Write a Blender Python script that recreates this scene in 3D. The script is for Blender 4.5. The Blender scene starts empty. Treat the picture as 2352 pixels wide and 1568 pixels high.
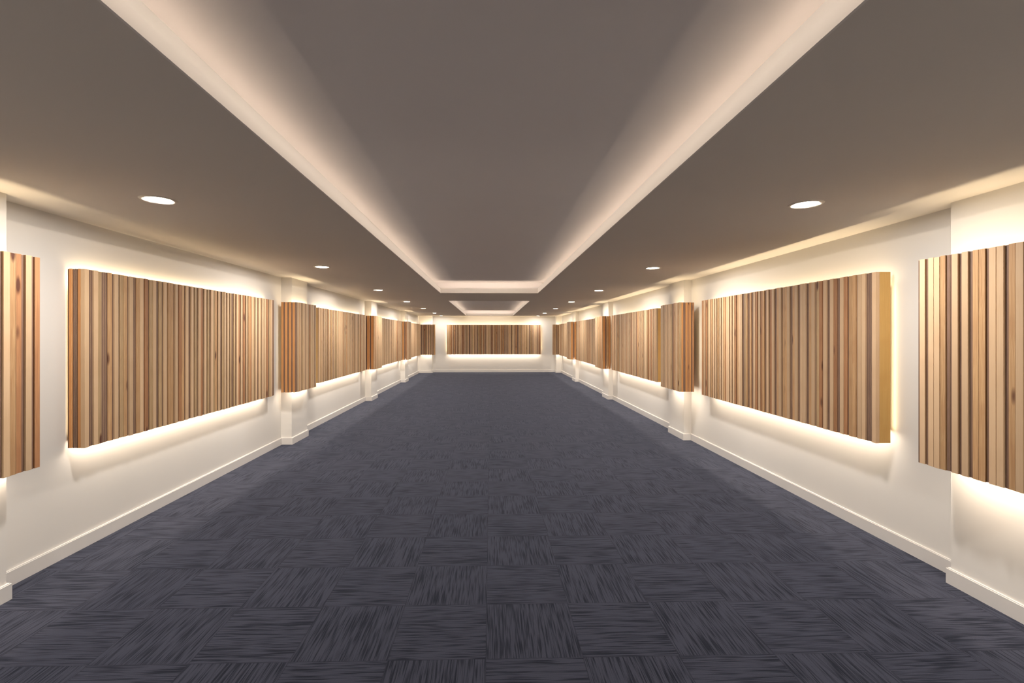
import bpy, bmesh, math, random
from mathutils import Vector, Matrix
R90 = math.pi/2
S = bpy.context.scene
COL = S.collection

# ------------------------------------------------------------------ sizes (metres)
CEIL = 2.542            # ceiling height
XL, XR = -3.185, 3.195  # long walls
PXL, PXR = -3.025, 3.075  # faces of the wall piers
YB, YF = 21.92, -5.2    # end walls
PIERS_L = [(2.45, 3.08), (7.40, 8.02), (12.30, 12.92), (17.15, 17.78)]
PIERS_R = [(2.45, 3.13), (7.55, 8.17), (12.42, 13.04), (17.25, 17.87)]
CORNER_Y = 21.50
CLX, CRX = -2.59, 2.965
TRAYS = [(-1.03, 0.99, 0.95, 9.97), (-1.055, 1.005, 12.22, 21.14)]
LIP = 0.10
ZP, HP = 0.813, 1.343   # slatted panels: underside and height

# ------------------------------------------------------------------ helpers
def srgb(r, g, b):
    f = lambda c: c/12.92 if c <= .04045 else ((c+.055)/1.055)**2.4
    return (f(r/255), f(g/255), f(b/255), 1)

class NT:
    def __init__(self, name):
        self.m = bpy.data.materials.new(name); self.m.use_nodes = True
        self.t = self.m.node_tree; self.b = self.t.nodes['Principled BSDF']
    def n(self, kind, **kw):
        nd = self.t.nodes.new(kind)
        for k, v in kw.items():
            if k == 'inp':
                for i, x in v.items():
                    if isinstance(x, bpy.types.NodeSocket): self.t.links.new(x, nd.inputs[i])
                    else: nd.inputs[i].default_value = x
            else: setattr(nd, k, v)
        return nd
    def math(self, op, a, b=0.0, c=None):
        d = {0: a, 1: b}
        if c is not None: d[2] = c
        return self.n('ShaderNodeMath', operation=op, inp=d).outputs[0]
    def mix(self, fac, a, b, blend='MIX'):
        nd = self.n('ShaderNodeMix', data_type='RGBA', blend_type=blend)
        for i, x in ((0, fac), (6, a), (7, b)):
            if isinstance(x, bpy.types.NodeSocket): self.t.links.new(x, nd.inputs[i])
            else: nd.inputs[i].default_value = x
        return nd.outputs[2]
    def set(self, key, x):
        if isinstance(x, bpy.types.NodeSocket): self.t.links.new(x, self.b.inputs[key])
        else: self.b.inputs[key].default_value = x

def paint(name, col, rough=0.75, spec=0.25, bump=0.02):
    k = NT(name)
    co = k.n('ShaderNodeTexCoord').outputs['Object']
    nz = k.n('ShaderNodeTexNoise', inp={'Vector': co, 'Scale': 1.3, 'Detail': 3.0}).outputs[0]
    lo = tuple(c*.965 for c in col[:3])+(1,)
    k.set('Base Color', k.mix(nz, lo, col))
    k.set('Roughness', rough); k.set('Specular IOR Level', spec)
    fine = k.n('ShaderNodeTexNoise', inp={'Vector': co, 'Scale': 260.0, 'Detail': 2.0}).outputs[0]
    k.set('Normal', k.n('ShaderNodeBump', inp={'Strength': bump, 'Distance': .01, 'Height': fine}).outputs[0])
    return k.m

def wood(name, col, dark, knots=0.0, grain=0.5):
    """timber with the grain running up the slat; 'seed' differs from slat to slat"""
    k = NT(name)
    co = k.n('ShaderNodeTexCoord').outputs['Object']
    seed = k.n('ShaderNodeAttribute', attribute_name='seed').outputs['Fac']
    off = k.n('ShaderNodeCombineXYZ', inp={0: k.math('MULTIPLY', seed, 37.0), 1: 0.0, 2: k.math('MULTIPLY', seed, 91.0)}).outputs[0]
    v = k.n('ShaderNodeVectorMath', operation='ADD', inp={0: co, 1: off}).outputs[0]
    warp = k.n('ShaderNodeTexNoise', inp={'Vector': v, 'Scale': 2.2, 'Detail': 1.0})
    v2 = k.n('ShaderNodeVectorMath', operation='ADD', inp={0: v, 1: k.n('ShaderNodeVectorMath', operation='SCALE', inp={0: warp.outputs['Color'], 'Scale': .03}).outputs[0]}).outputs[0]
    st = k.n('ShaderNodeVectorMath', operation='MULTIPLY', inp={0: v2, 1: (190, 190, 2.4)}).outputs[0]
    g = k.n('ShaderNodeTexNoise', inp={'Vector': st, 'Scale': 1.0, 'Detail': 4.0, 'Roughness': .6}).outputs[0]
    gr = k.n('ShaderNodeMapRange', inp={0: g, 1: .32, 2: .7, 3: 0.0, 4: grain}).outputs[0]
    c = k.mix(gr, col, dark)
    big = k.n('ShaderNodeTexNoise', inp={'Vector': v, 'Scale': 5.0, 'Detail': 2.0}).outputs[0]
    c = k.mix(k.n('ShaderNodeMapRange', inp={0: big, 1: .45, 2: .75, 3: 0.0, 4: .35}).outputs[0], c, dark)
    # each slat a touch lighter or darker
    tone = k.n('ShaderNodeMapRange', inp={0: seed, 1: 0.0, 2: 1.0, 3: .86, 4: 1.10}).outputs[0]
    c = k.mix(1.0, c, k.n('ShaderNodeCombineColor', inp={0: tone, 1: tone, 2: tone}).outputs[0], 'MULTIPLY')
    if knots:
        kv = k.n('ShaderNodeVectorMath', operation='MULTIPLY', inp={0: v, 1: (14, 14, 4.0)}).outputs[0]
        vo = k.n('ShaderNodeTexVoronoi', inp={'Vector': kv, 'Scale': 1.0})
        keep = k.math('GREATER_THAN', k.n('ShaderNodeSeparateColor', inp={0: vo.outputs['Color']}).outputs[0], 1-knots)
        spot = k.n('ShaderNodeMapRange', inp={0: vo.outputs['Distance'], 1: .14, 2: .27, 3: 1.0, 4: 0.0}).outputs[0]
        c = k.mix(k.math('MULTIPLY', spot, keep), c, srgb(92, 54, 38))
    k.set('Base Color', c); k.set('Roughness', .62); k.set('Specular IOR Level', .3)
    k.set('Normal', k.n('ShaderNodeBump', inp={'Strength': .12, 'Distance': .004, 'Height': g}).outputs[0])
    return k.m

def emit(name, col, s):
    k = NT(name); k.set('Base Color', (0.9, 0.9, 0.9, 1)); k.set('Emission Color', col); k.set('Emission Strength', s)
    return k.m

def carpet():
    k = NT('carpet_tiles')
    co = k.n('ShaderNodeTexCoord').outputs['Object']
    sp = k.n('ShaderNodeSeparateXYZ', inp={0: co})
    x = k.math('MULTIPLY', k.math('ADD', sp.outputs[0], 20.022), 2.0)
    y = k.math('MULTIPLY', k.math('ADD', sp.outputs[1], 20.04), 2.0)
    ix, iy = k.math('FLOOR', x), k.math('FLOOR', y)
    fx, fy = k.math('FRACT', x), k.math('FRACT', y)
    par = k.math('MODULO', k.math('ADD', ix, iy), 2.0)        # 0 / 1 quarter-turned tiles
    inv = k.math('SUBTRACT', 1.0, par)
    def sel(a, b): return k.math('ADD', k.math('MULTIPLY', a, par), k.math('MULTIPLY', b, inv))
    across, along = sel(fx, fy), sel(fy, fx)
    rnd = k.n('ShaderNodeTexWhiteNoise', noise_dimensions='2D', inp={0: k.n('ShaderNodeCombineXYZ', inp={0: ix, 1: iy, 2: 0.0}).outputs[0]})
    sd = k.math('MULTIPLY', rnd.outputs['Value'], 57.0)
    def strokes(a, b, z, detail=2.0):
        v = k.n('ShaderNodeCombineXYZ', inp={0: k.math('MULTIPLY', across, a), 1: k.math('MULTIPLY', along, b), 2: k.math('ADD', sd, z)}).outputs[0]
        return k.n('ShaderNodeTexNoise', inp={'Vector': v, 'Scale': 1.0, 'Detail': detail, 'Roughness': .55}).outputs[0]
    s1 = strokes(50.0, 2.3, 0.0, 1.0)
    s2 = strokes(120.0, 3.6, 11.0, 0.5)
    blot = strokes(4.0, 2.5, 23.0, 1.0)
    t = k.math('ADD', k.math('MULTIPLY', s1, .62), k.math('MULTIPLY', s2, .38))
    t = k.math('ADD', t, k.math('MULTIPLY', k.math('SUBTRACT', blot, .5), .22))
    t = k.n('ShaderNodeMapRange', inp={0: t, 1: .38, 2: .55, 3: 0.0, 4: 1.0}).outputs[0]
    c = k.mix(t, (0.0062, 0.0060, 0.0100, 1), (0.0370, 0.0378, 0.0530, 1))
    pile = k.n('ShaderNodeTexNoise', inp={'Vector': co, 'Scale': 420.0, 'Detail': 2.0}).outputs[0]
    pm = k.n('ShaderNodeMapRange', inp={0: pile, 1: .3, 2: .7, 3: .72, 4: 1.28}).outputs[0]
    c = k.mix(1.0, c, k.n('ShaderNodeCombineColor', inp={0: pm, 1: pm, 2: pm}).outputs[0], 'MULTIPLY')
    def edge(f): return k.math('GREATER_THAN', k.math('ABSOLUTE', k.math('SUBTRACT', f, .5)), .4945)
    seam = k.math('MAXIMUM', edge(fx), edge(fy))
    c = k.mix(k.math('MULTIPLY', seam, .55), c, (0.012, 0.011, 0.016, 1))
    k.set('Base Color', c); k.set('Roughness', .95); k.set('Specular IOR Level', .05)
    k.set('Sheen Weight', .16); k.set('Sheen Roughness', .5); k.set('Sheen Tint', (.62, .72, 1.0, 1))
    h = k.math('ADD', k.math('MULTIPLY', t, .8), k.math('MULTIPLY', pile, .6))
    k.set('Normal', k.n('ShaderNodeBump', inp={'Strength': .35, 'Distance': .004, 'Height': h}).outputs[0])
    return k.m

M_WALL = paint('wall_cream_paint', srgb(220, 216, 210), .72, .25)
M_CEIL = paint('ceiling_taupe_paint', srgb(227, 220, 212), .85, .15)
M_UP = paint('tray_taupe_paint', srgb(236, 232, 232), .85, .15)
M_LIP = paint('tray_lip_white_paint', srgb(240, 234, 228), .7, .2)
M_BASE = paint('baseboard_gloss_paint', srgb(216, 212, 208), .45, .4)
M_CARPET = carpet()
WOODS = {
    'L': wood('slat_pale_board', srgb(210, 178, 142), srgb(194, 158, 120), 0, .35),
    'P': wood('slat_pine', srgb(206, 168, 122), srgb(168, 122, 82), .22, .8),
    'O': wood('slat_larch', srgb(192, 162, 122), srgb(158, 126, 88), .08, .7),
    'R': wood('slat_red_cedar', srgb(184, 134, 92), srgb(150, 102, 70), .25, .8),
    'B': wood('slat_brown_ash', srgb(142, 112, 94), srgb(108, 82, 68), 0, .7),
    'A': wood('side_board_led_tint', srgb(216, 156, 98), srgb(192, 128, 72), 0, .5),  # orange of the warm strip light put into the side boards' colour
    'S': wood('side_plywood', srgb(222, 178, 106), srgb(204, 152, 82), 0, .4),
}
WKEYS = list(WOODS)
M_BOARD = paint('backing_fibreboard', srgb(96, 76, 60), .8, .2)
M_STRIP = paint('led_strip_housing', srgb(235, 232, 225), .5, .3)
M_RING = paint('downlight_ring_enamel', srgb(225, 218, 205), .4, .4)
M_DIFF_W = emit('downlight_diffuser_warm', (1, .86, .60, 1), 26)
M_DIFF_N = emit('downlight_diffuser_neutral', (1, .92, .80, 1), 26)

def add_box(bm, lo, hi, mi=0, seed=None, bev=0.0):
    x0, y0, z0 = lo; x1, y1, z1 = hi
    v = [bm.verts.new(p) for p in ((x0,y0,z0),(x1,y0,z0),(x1,y1,z0),(x0,y1,z0),(x0,y0,z1),(x1,y0,z1),(x1,y1,z1),(x0,y1,z1))]
    fs = [bm.faces.new([v[i] for i in q]) for q in ((0,3,2,1),(4,5,6,7),(0,1,5,4),(1,2,6,5),(2,3,7,6),(3,0,4,7))]
    for f in fs:
        f.material_index = mi
        if seed is not None: f[bm.faces.layers.float['seed']] = seed
    if bev:
        es = {e for f in fs for e in f.edges}
        bmesh.ops.bevel(bm, geom=list(es), offset=bev, segments=1, affect='EDGES', clamp_overlap=True)

def obj(name, bm, mats, parent=None, label=None):
    me = bpy.data.meshes.new(name); bm.to_mesh(me); bm.free()
    for m in (mats if isinstance(mats, (list, tuple)) else [mats]): me.materials.append(m)
    o = bpy.data.objects.new(name, me); COL.objects.link(o); o.parent = parent
    if label: o['label'] = label
    return o

def new_bm(seed=False):
    bm = bmesh.new()
    if seed: bm.faces.layers.float.new('seed')
    return bm

def struct(name, bm, m):
    o = obj(name, bm, m); o['kind'] = 'structure'; return o

def thing(name, label, cat, loc, rz=0, group=None):
    o = bpy.data.objects.new(name, None); COL.objects.link(o)
    o.empty_display_size = .1
    o.location = loc; o.rotation_euler = (0, 0, rz); o['label'] = label; o['category'] = cat
    if group: o['group'] = group
    return o

# ------------------------------------------------------------------ the room
# floor
bm = new_bm(); add_box(bm, (XL-.1, YF-.1, -.05), (XR+.1, YB+.1, 0)); struct('floor', bm, M_CARPET)

# walls with their piers
def wall_profile(side):
    """plan of a long wall: points running from the front wall to the back wall"""
    if side == 'l': X, PX, piers, cx = XL, PXL, PIERS_L, CLX
    else: X, PX, piers, cx = XR, PXR, PIERS_R, CRX
    p = [(X, YF)]
    for a, b in piers: p += [(X, a), (PX, a), (PX, b), (X, b)]
    return p + [(X, CORNER_Y), (cx, CORNER_Y), (cx, YB)]

def offset_profile(p, d, sgn):
    """move every wall run d into the room (sgn +1: room lies on the right of travel)"""
    out = []
    n = len(p)
    nr = []
    for i in range(n-1):
        t = Vector((p[i+1][0]-p[i][0], p[i+1][1]-p[i][1])).normalized()
        nr.append(Vector((t.y, -t.x))*sgn)
    for i in range(n):
        a = nr[max(i-1, 0)]; b = nr[min(i, n-2)]
        q = Vector(p[i])
        m = a+b if a.dot(b) < .5 else a
        out.append((q.x+m.x*d, q.y+m.y*d))
    return out

def ribbon_solid(bm, p, q, z0, z1):
    """solid between plan lines p and q, from z0 to z1"""
    n = len(p)
    P0 = [bm.verts.new((x, y, z0)) for x, y in p]; P1 = [bm.verts.new((x, y, z1)) for x, y in p]
    Q0 = [bm.verts.new((x, y, z0)) for x, y in q]; Q1 = [bm.verts.new((x, y, z1)) for x, y in q]
    for i in range(n-1):
        bm.faces.new((P0[i], P0[i+1], P1[i+1], P1[i])); bm.faces.new((Q0[i+1], Q0[i], Q1[i], Q1[i+1]))
        bm.faces.new((P1[i], P1[i+1], Q1[i+1], Q1[i])); bm.faces.new((P0[i+1], P0[i], Q0[i], Q0[i+1]))
    bm.faces.new((P0[0], P1[0], Q1[0], Q0[0])); bm.faces.new((P0[-1], Q0[-1], Q1[-1], P1[-1]))
    bmesh.ops.recalc_face_normals(bm, faces=bm.faces[:])

for side, nm, sgn in (('l', 'left', 1), ('r', 'right', -1)):
    p = wall_profile(side)
    back = [((XL-.2) if side == 'l' else (XR+.2), y) for x, y in p]
    bm = new_bm(); ribbon_solid(bm, p, back, 0, CEIL)
    struct('wall_'+nm, bm, M_WALL)
    # baseboard: flat face with a small rounded top edge
    bm = new_bm()
    pin = offset_profile(p, .018, sgn)
    pin[0] = (pin[0][0], YF+.018); pin[-1] = (pin[-1][0], YB-.018); pp = list(p); pp[0] = (p[0][0], YF+.018); pp[-1] = (p[-1][0], YB-.018)
    ribbon_solid(bm, pp, pin, 0, .098)
    pt = offset_profile(p, .012, sgn); pt[0] = (pt[0][0], YF+.018); pt[-1] = (pt[-1][0], YB-.018)
    ribbon_solid(bm, pp, pt, .098, .104)
    struct('baseboard_'+nm, bm, M_BASE)
bm = new_bm(); add_box(bm, (XL-.2, YB, 0), (XR+.2, YB+.15, CEIL)); struct('wall_back', bm, M_WALL)
bm = new_bm(); add_box(bm, (XL-.2, YF-.15, 0), (XR+.2, YF, CEIL)); struct('wall_front', bm, M_WALL)
bm = new_bm(); add_box(bm, (CLX, YB-.018, 0), (CRX, YB, .098)); add_box(bm, (CLX, YB-.012, .098), (CRX, YB, .104)); struct('baseboard_back', bm, M_BASE)
bm = new_bm(); add_box(bm, (XL, YF, 0), (XR, YF+.018, .104)); struct('baseboard_front', bm, M_BASE)

# ceiling slab with two rectangular openings, then coves above
def slab_with_holes(bm, z0, z1, holes, rect):
    xs = sorted({rect[0], rect[1]} | {h[0] for h in holes} | {h[1] for h in holes})
    ys = sorted({rect[2], rect[3]} | {h[2] for h in holes} | {h[3] for h in holes})
    def solid(i, j):
        if i < 0 or j < 0 or i >= len(xs)-1 or j >= len(ys)-1: return False
        cx, cy = (xs[i]+xs[i+1])/2, (ys[j]+ys[j+1])/2
        return not any(h[0] < cx < h[1] and h[2] < cy < h[3] for h in holes)
    V = {}
    def v(i, j, z):
        if (i, j, z) not in V: V[(i, j, z)] = bm.verts.new((xs[i], ys[j], z))
        return V[(i, j, z)]
    for i in range(len(xs)-1):
        for j in range(len(ys)-1):
            if not solid(i, j): continue
            bm.faces.new((v(i,j,z0), v(i,j+1,z0), v(i+1,j+1,z0), v(i+1,j,z0)))
            bm.faces.new((v(i,j,z1), v(i+1,j,z1), v(i+1,j+1,z1), v(i,j+1,z1)))
            for di, dj, a, b in ((-1,0,(i,j),(i,j+1)), (1,0,(i+1,j+1),(i+1,j)), (0,-1,(i+1,j),(i,j)), (0,1,(i,j+1),(i+1,j+1))):
                if not solid(i+di, j+dj):
                    bm.faces.new((v(*a,z0), v(*b,z0), v(*b,z1), v(*a,z1)))
    bmesh.ops.recalc_face_normals(bm, faces=bm.faces[:])
COVE = .17       # width of the hidden light cove behind the lip
LT = .01         # lip thickness
ZU = CEIL+LIP+.135
bm = new_bm()
slab_with_holes(bm, CEIL, CEIL+.04, [(a-LT, b+LT, c-LT, d+LT) for a, b, c, d in TRAYS], (XL-.2, XR+.2, YF-.15, YB+.15))
# outer cove walls and roof of each tray
struct('ceiling', bm, M_CEIL)
for n, (a, b, c, d) in enumerate(TRAYS):
    o = COVE+LT
    bm = new_bm()
    add_box(bm, (a-o-.03, c-o-.03, ZU), (b+o+.03, d+o+.03, ZU+.03))
    for lo, hi in (((a-o-.03, c-o-.03, CEIL+.04), (a-o, d+o+.03, ZU)), ((b+o, c-o-.03, CEIL+.04), (b+o+.03, d+o+.03, ZU)),
                   ((a-o, c-o-.03, CEIL+.04), (b+o, c-o, ZU)), ((a-o, d+o, CEIL+.04), (b+o, d+o+.03, ZU))):
        add_box(bm, lo, hi)
    struct('ceiling_tray_%d' % (n+1), bm, M_UP)
    bm = new_bm()
    slab_with_holes(bm, CEIL-.0006, CEIL+LIP, [(a, b, c, d)], (a-LT, b+LT, c-LT, d+LT))
    struct('trim_%d' % (n+1), bm, M_LIP)

# ------------------------------------------------------------------ lights
WARM = (1.0, .79, .50)
SOFT = (1.0, .84, .66)
def area(name, parent, loc, direction, sx, sy, power, col=WARM, spread=180, longaxis=(1, 0, 0)):
    l = bpy.data.lights.new(name, 'AREA'); l.shape = 'RECTANGLE'; l.size = sx; l.size_y = sy
    l.energy = power; l.color = col; l.spread = math.radians(spread)
    o = bpy.data.objects.new(name, l); COL.objects.link(o); o.parent = parent
    z = -Vector(direction).normalized(); x = Vector(longaxis).normalized(); y = z.cross(x)
    m = Matrix((x, y, z)).transposed().to_4x4(); m.translation = Vector(loc)
    o.matrix_local = m
    return o

PW_COVE = 0.52
PW_GRAZE = 0.27
for n, (a, b, c, d) in enumerate(TRAYS):
    z = CEIL+.052
    off = .105
    where = 'large near ceiling tray' if n == 0 else 'smaller looking far ceiling tray'
    t = thing('cove_light', 'warm hidden strip light glowing round the edge of the ' + where, 'cove light', ((a+b)/2, (c+d)/2, CEIL+.04), 0, 'cove lights in the ceiling trays')
    hx, hy = (b-a)/2, (d-c)/2
    for (px, py, sx, la) in ((-hx-off, 0, 2*hy+.1, (0,1,0)), (hx+off, 0, 2*hy+.1, (0,1,0)), (0, -hy-off, 2*hx+.1, (1,0,0)), (0, hy+off, 2*hx+.1, (1,0,0))):
        bm = new_bm()
        if la[1]: add_box(bm, (px-.008, -sx/2, 0), (px+.008, sx/2, .01))
        else: add_box(bm, (-sx/2, py-.008, 0), (sx/2, py+.008, .01))
        s = obj('led_strip', bm, M_STRIP, t)
        wide = n == 0 and py > 0          # the far end of the large tray glows farther in
        area('strip_lamp', s, (px, py, .013), (0, -.9 if wide else 0, 1), sx, .012, PW_COVE*sx*(1.7 if wide else 1), (1, .80, .62), longaxis=la)
    # extra narrow-beam strips, added in the cove to brighten the opposite lip face
    for (px, py, sx, la) in ((-hx-off-.03, 0, 2*hy, (0,1,0)), (hx+off+.03, 0, 2*hy, (0,1,0)), (0, -hy-off-.03, 2*hx, (1,0,0))):
        inward = Vector((-px, -py, 0)).normalized()
        zz = CEIL+LIP+.022-(CEIL+.04)
        bm = new_bm()
        if la[1]: add_box(bm, (px-inward.x*.016-.008, -sx/2, zz-.01), (px-inward.x*.016+.008, sx/2, zz+.01))
        else: add_box(bm, (-sx/2, py-inward.y*.016-.008, zz-.01), (sx/2, py-inward.y*.016+.008, zz+.01))
        s = obj('led_strip', bm, M_STRIP, t)
        d = (inward.x, inward.y, -.03 if la[1] else -.005)
        area('strip_lamp', s, (px, py, zz), d, sx, .012, (PW_GRAZE if la[1] else PW_GRAZE*3)*sx, (1, .86, .72), spread=8, longaxis=la)  # lamp of the added narrow-beam strip

# ------------------------------------------------------------------ slatted panels
WID = {'S': .036, 'A': .034, 'L': .038, 'P': .0345, 'O': .033, 'R': .034, 'B': .0185}
REC = {'S': 0, 'A': 0, 'L': 0, 'P': .003, 'O': .004, 'R': .003, 'B': .011}
GAP = .003
STATS = ['LB', 'LBB', 'OB', 'PB', 'LP', 'LL', 'RB', 'BB', 'OL', 'PRB', 'LBB', 'LB']
def rand_seq(rng, length):
    s = ''
    while sum(WID[c]+GAP for c in s) < length: s += rng.choice(STATS)
    while sum(WID[c]+GAP for c in s) > length*1.01: s = s[:-1]
    return s

SEQ_R1 = ('LBBBLLBPPBRLBBRLBBLBROBLPBBLLBBLPBBLPPBLPBBLRBLBBPRLBRLBBPBBPOBBLLPBRLBLBLLRPLBLBPBLBLBPBL')
SEQ_L1 = ('LBBLOBBBPBLBOPBLBBPLBRBOLBBOBLBPPBLBRPBLBBLBOBLRBLBOBLOPBLBBOLBLBOBBOBLRBLBRBLBPRLOBLBBLOBLBLBR')
SEQ_R0 = 'LPBBLBLBPPBLLBPLBBPL'
SEQ_L0 = 'LBBPLLBPBLOBLPBBLLB'

def slats(bm, seq, x0, x1, front, thick, rng, h=HP, step=1, axis='x'):
    """slats side by side from x0 to x1 (either direction)"""
    tot = sum(WID[c]+GAP for c in seq)-GAP
    k = (x1-x0)/tot
    p = x0
    for c in seq:
        a, b = p, p+WID[c]*k
        p = b+GAP*k
        r = REC[c]+rng.uniform(0, .0015)
        t, bo = rng.uniform(-.002, .002), rng.uniform(-.002, .002)
        lo, hi = min(a, b), max(a, b)
        add_box(bm, (lo, front-thick, bo), (hi, front-r, h+t), WKEYS.index(c), rng.random(), .0008)

def panel(label, group, origin, rz, length, front, near, seq=None, base=0.0, board=.05, led=(.04, .12),
          top=1.0, bottom=1.0, top_dir=(0, 0, 1), ends=(0, 0), side_seq='LBPBLB', side_back=.015, seed=1, side_smooth=False, other_smooth=False):
    """origin: wall plane point under the middle; near: +1/-1 local x end that faces the camera"""
    rng = random.Random(seed)
    t = thing('slatted_panel', label, 'wall panel', (origin[0], origin[1], ZP), rz, group)
    h = length/2
    st = .02
    mats = [WOODS[k] for k in WKEYS]
    # front slats
    bm = new_bm(True)
    if seq is None: seq = rand_seq(rng, length)
    while sum(WID[c]+GAP for c in seq) < length*.97: seq += rng.choice(STATS)
    while sum(WID[c]+GAP for c in seq) > length*1.03: seq = seq[:-1]
    slats(bm, seq, near*h, -near*h, front, .03, rng)
    obj('slat_front', bm, mats, t)
    # backing board
    bm = new_bm(); add_box(bm, (-h+.022, front-board, .004), (h-.022, front-.03, HP-.004)); obj('backing_board', bm, M_BOARD, t)
    # the two returns back to the wall
    for sg in (-1, 1):
        bm = new_bm(True)
        xa, xb = sorted((sg*h, sg*(h-st)))
        y = front-.031
        smooth = side_smooth if sg == near else other_smooth
        if smooth:
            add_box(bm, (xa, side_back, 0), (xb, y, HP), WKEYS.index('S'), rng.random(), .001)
        else:
            ss = side_seq
            tot = sum(WID[c]+GAP for c in ss); k = (y-side_back)/tot
            for c in ss:
                w = WID[c]*k
                r = REC[c]*.5
                q = sorted((sg*(h-r), sg*(h-st)))
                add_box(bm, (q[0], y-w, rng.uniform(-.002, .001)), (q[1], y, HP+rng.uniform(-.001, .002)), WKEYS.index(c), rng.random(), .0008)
                y -= (WID[c]+GAP)*k
        obj('side_return', bm, mats, t)
    # light strips fixed behind the board
    y = front-board-led[0]
    for on, zz, dr in ((top, HP-led[1], top_dir), (bottom, led[1]*.8, (0, 0, -1))):
        if on <= 0: continue
        bm = new_bm()
        up = 1 if zz > HP/2 else -1
        if abs(dr[1]) > .5: add_box(bm, (-h+.05, y+.006, zz-.006), (h-.05, y+.014, zz+.006)); pos = (0, y+.004, zz)
        else: add_box(bm, (-h+.05, y-.006, zz-.009*up-.003), (h-.05, y+.006, zz-.009*up+.003)); pos = (0, y, zz)
        s = obj('led_strip', bm, M_STRIP, t)
        area('strip_lamp', s, pos, dr, length-.1, .012, PW_LED*on*length, WARM if up > 0 else SOFT)
    for sg, on in zip((near, -near), ends):
        if on <= 0: continue
        bm = new_bm(); xx = sg*(h-st-.016)
        add_box(bm, (xx-.006, base+.032, .1), (xx+.006, base+.042, HP-.1))
        s = obj('led_strip', bm, M_STRIP, t)
        area('strip_lamp', s, (xx, base+.028, HP/2), (sg*.35, -1, 0), HP-.2, .012, PW_LED*on, (1, .73, .38), longaxis=(0, 0, 1))
    return t

PW_LED = 6.0
GL, GR = 'slatted timber panels along the left wall', 'slatted timber panels along the right wall'
def left(label, y0, y1, front_x, **kw):
    return panel(label, GL, (XL, (y0+y1)/2), -R90, y1-y0, front_x-XL, 1, **kw)
def right(label, y0, y1, front_x, **kw):
    return panel(label, GR, (XR, (y0+y1)/2), R90, y1-y0, XR-front_x, -1, **kw)
PIER_L = dict(ends=(.09, 0), top=.6, bottom=1.1, base=XL*-1+PXL, board=.085, led=(.028, .06), side_back=.075)
PIER_R = dict(ends=(.14, 0), top=.5, bottom=1.1, base=XR-PXR, board=.085, led=(.028, .08), side_back=.13)
WALLP_L = dict(board=.06, led=(.035, .07), top_dir=(0, -1, .02), top=1.1, bottom=.95, side_back=.012)
WALLP_R = dict(top=.5, bottom=.95, board=.05, led=(.045, .12), side_back=.03)
left('timber slat panel on the left pier nearest the viewer, cut off by the left edge', 2.35, 3.15, -2.88, seq=SEQ_L0[::-1], seed=10, **PIER_L)
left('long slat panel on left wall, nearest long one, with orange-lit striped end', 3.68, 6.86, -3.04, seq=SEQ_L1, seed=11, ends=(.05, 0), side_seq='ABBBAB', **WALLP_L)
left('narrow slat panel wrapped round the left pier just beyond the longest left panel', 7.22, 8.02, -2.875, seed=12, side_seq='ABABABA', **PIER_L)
left('long slat panel on left wall between second and third piers', 8.62, 11.80, -3.04, seed=13, ends=(.1, 0), side_smooth=True, **WALLP_L)
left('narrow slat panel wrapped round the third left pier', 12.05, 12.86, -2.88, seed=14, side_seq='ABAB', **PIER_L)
left('long slat panel on left wall between third and fourth piers', 13.50, 16.65, -3.04, seed=15, **WALLP_L)
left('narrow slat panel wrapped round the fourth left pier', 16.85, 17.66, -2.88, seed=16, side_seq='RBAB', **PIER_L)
left('farthest slat panel on left wall, running up to the corner', 18.40, 20.95, -3.04, seed=17, **WALLP_L)


def right_near():
    s = SEQ_R0[::-1]
    return right('pale knotty slat panel on right pier nearest the viewer, cut by the right edge', 2.37, 3.13, 2.84, seq=s, seed=20, **PIER_R)
right_near()
right('long slat panel on right wall, nearest long one, with plain golden end board', 3.69, 6.81, 3.02, seq=SEQ_R1, seed=21, ends=(.08, 0), side_smooth=True, **dict(WALLP_R, side_back=.055))
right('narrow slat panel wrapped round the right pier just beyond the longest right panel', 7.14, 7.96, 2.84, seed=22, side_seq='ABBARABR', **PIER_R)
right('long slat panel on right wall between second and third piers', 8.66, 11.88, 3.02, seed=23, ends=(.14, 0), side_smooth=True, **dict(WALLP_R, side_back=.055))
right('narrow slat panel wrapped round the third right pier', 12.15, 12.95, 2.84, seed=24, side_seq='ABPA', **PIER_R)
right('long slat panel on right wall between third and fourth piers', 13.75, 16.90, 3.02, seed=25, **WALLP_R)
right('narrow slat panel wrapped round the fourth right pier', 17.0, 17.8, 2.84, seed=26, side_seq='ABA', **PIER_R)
right('farthest slat panel on right wall, running up to the corner', 18.65, 21.1, 3.02, seed=27, **WALLP_R)
# panels facing the viewer
GB = 'slatted timber panels facing the viewer at the far end'
def facing(label, x0, x1, ywall, front, **kw):
    return panel(label, GB, ((x0+x1)/2, ywall), math.pi, x1-x0, front, 1, **kw)
facing('wide slat panel centred on the far end wall with glow on all sides', -1.96, 2.31, YB, .20, seed=30, top=.4, bottom=.8, ends=(.45, .45), board=.05, led=(.06, .05), side_back=.05)
facing('slat panel on the far left corner pier facing the viewer', -3.10, -2.44, CORNER_Y, .19, seed=31, board=.06, led=(.04, .12), side_back=.02)
facing('thin slat panel on the far right corner pier facing the viewer', 2.79, 3.17, CORNER_Y, .19, seq='BLPLBLBPBLR', seed=32, board=.06, led=(.04, .12), side_back=.0)

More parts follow.
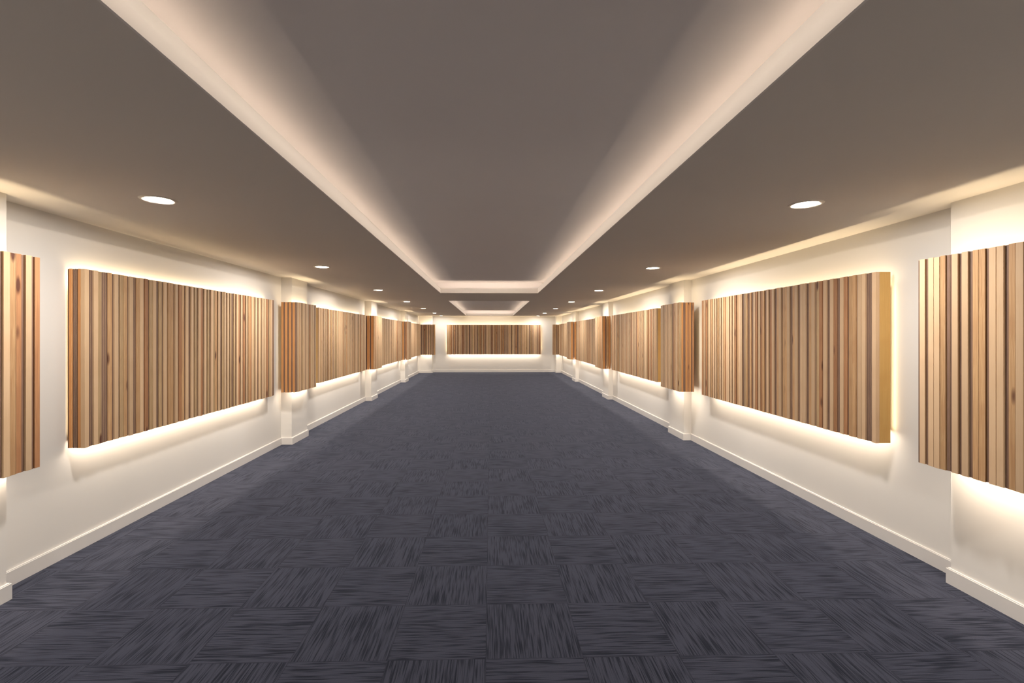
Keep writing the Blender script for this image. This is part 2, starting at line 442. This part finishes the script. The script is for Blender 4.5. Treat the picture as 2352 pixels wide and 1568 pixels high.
# ------------------------------------------------------------------ recessed downlights
def downlight_mesh():
    r0, r1, n = .080, .108, 48
    bm = new_bm()
    prof = [(r0-.004, -.001), (r0, -.004), (r0+.012, -.006), (r1-.004, -.004), (r1, 0)]
    rows = [[bm.verts.new((r*math.cos(2*math.pi*i/n), r*math.sin(2*math.pi*i/n), z)) for i in range(n)] for r, z in prof]
    for a, b in zip(rows, rows[1:]):
        for i in range(n): bm.faces.new((a[i], a[(i+1) % n], b[(i+1) % n], b[i]))
    for f in bm.faces: f.smooth = True
    ring = bpy.data.meshes.new('trim_ring'); bm.to_mesh(ring); bm.free(); ring.materials.append(M_RING)
    out = []
    for m in (M_DIFF_W, M_DIFF_N):
        bm = new_bm()
        top = [bm.verts.new((r0*math.cos(2*math.pi*i/n), r0*math.sin(2*math.pi*i/n), -.002)) for i in range(n)]
        f = bm.faces.new(top[::-1])
        me = bpy.data.meshes.new('diffuser'); bm.to_mesh(me); bm.free(); me.materials.append(m); out.append(me)
    return ring, out
RING, DIFF = downlight_mesh()
PW_DOWN = 39
def downlamp(t, warm, k=1.0):
    l = bpy.data.lights.new('downlight_lamp', 'AREA'); l.shape = 'DISK'; l.size = .15
    l.energy = PW_DOWN*k; l.color = DOWN_C if warm else DOWN_C
    o = bpy.data.objects.new('downlight_lamp', l); COL.objects.link(o); o.parent = t; o.location = (0, 0, -.004)
DOWN_C = (1, .95, .90)

ORD = ['nearest in view', 'second', 'third', 'fourth', 'fifth', 'sixth', 'farthest']
YS = [3.19, 6.24, 9.36, 12.52, 15.62, 18.74, 21.3]
for side, X in (('left', -2.165), ('right', 2.13)):
    for i, y in enumerate(YS):
        t = thing('recessed_downlight', '%s of the round lit downlights in the ceiling\'s %s row' % (ORD[i], side), 'downlight', (X, y, CEIL), 0, 'downlights in the %s row' % side)
        warm = (i % 2 == 0) if side == 'left' else (i % 2 == 1)
        for nm, me in (('trim_ring', RING), ('diffuser', DIFF[0 if warm else 1])):
            o = bpy.data.objects.new(nm, me); COL.objects.link(o); o.parent = t
        downlamp(t, warm, {0: .8, 6: .3}.get(i, 1.0))
    for k, y in enumerate((.08, -3.05)):      # the row goes on behind the viewer
        t = thing('recessed_downlight', 'round lit downlight in the ceiling\'s %s row %s' % (side, ('behind the viewer', 'farthest behind the viewer')[k]), 'downlight', (X, y, CEIL), 0, 'downlights in the %s row' % side)
        for nm, me in (('trim_ring', RING), ('diffuser', DIFF[k])):
            o = bpy.data.objects.new(nm, me); COL.objects.link(o); o.parent = t
        downlamp(t, k == 0)

# ------------------------------------------------------------------ world, camera, view
w = bpy.data.worlds.new('World'); S.world = w; w.use_nodes = True
w.node_tree.nodes['Background'].inputs[0].default_value = (0, 0, 0, 1)
cam = bpy.data.cameras.new('camera'); co = bpy.data.objects.new('camera', cam); COL.objects.link(co)
co.location = (0, 0, 1.654)
TH = .025
co.rotation_euler = (R90, 0, -TH)
F = 1103.0
cam.sensor_fit = 'HORIZONTAL'; cam.sensor_width = 36; cam.lens = F/2352*36
cam.shift_x = -(1153.5-1176)/2352
cam.shift_y = (771-784)/2352
cam.clip_start = .05; cam.clip_end = 100
S.camera = co
S.view_settings.view_transform = 'Standard'; S.view_settings.look = 'None'
S.view_settings.gamma = 1; S.view_settings.use_curve_mapping = False
S.view_settings.exposure = 0.16
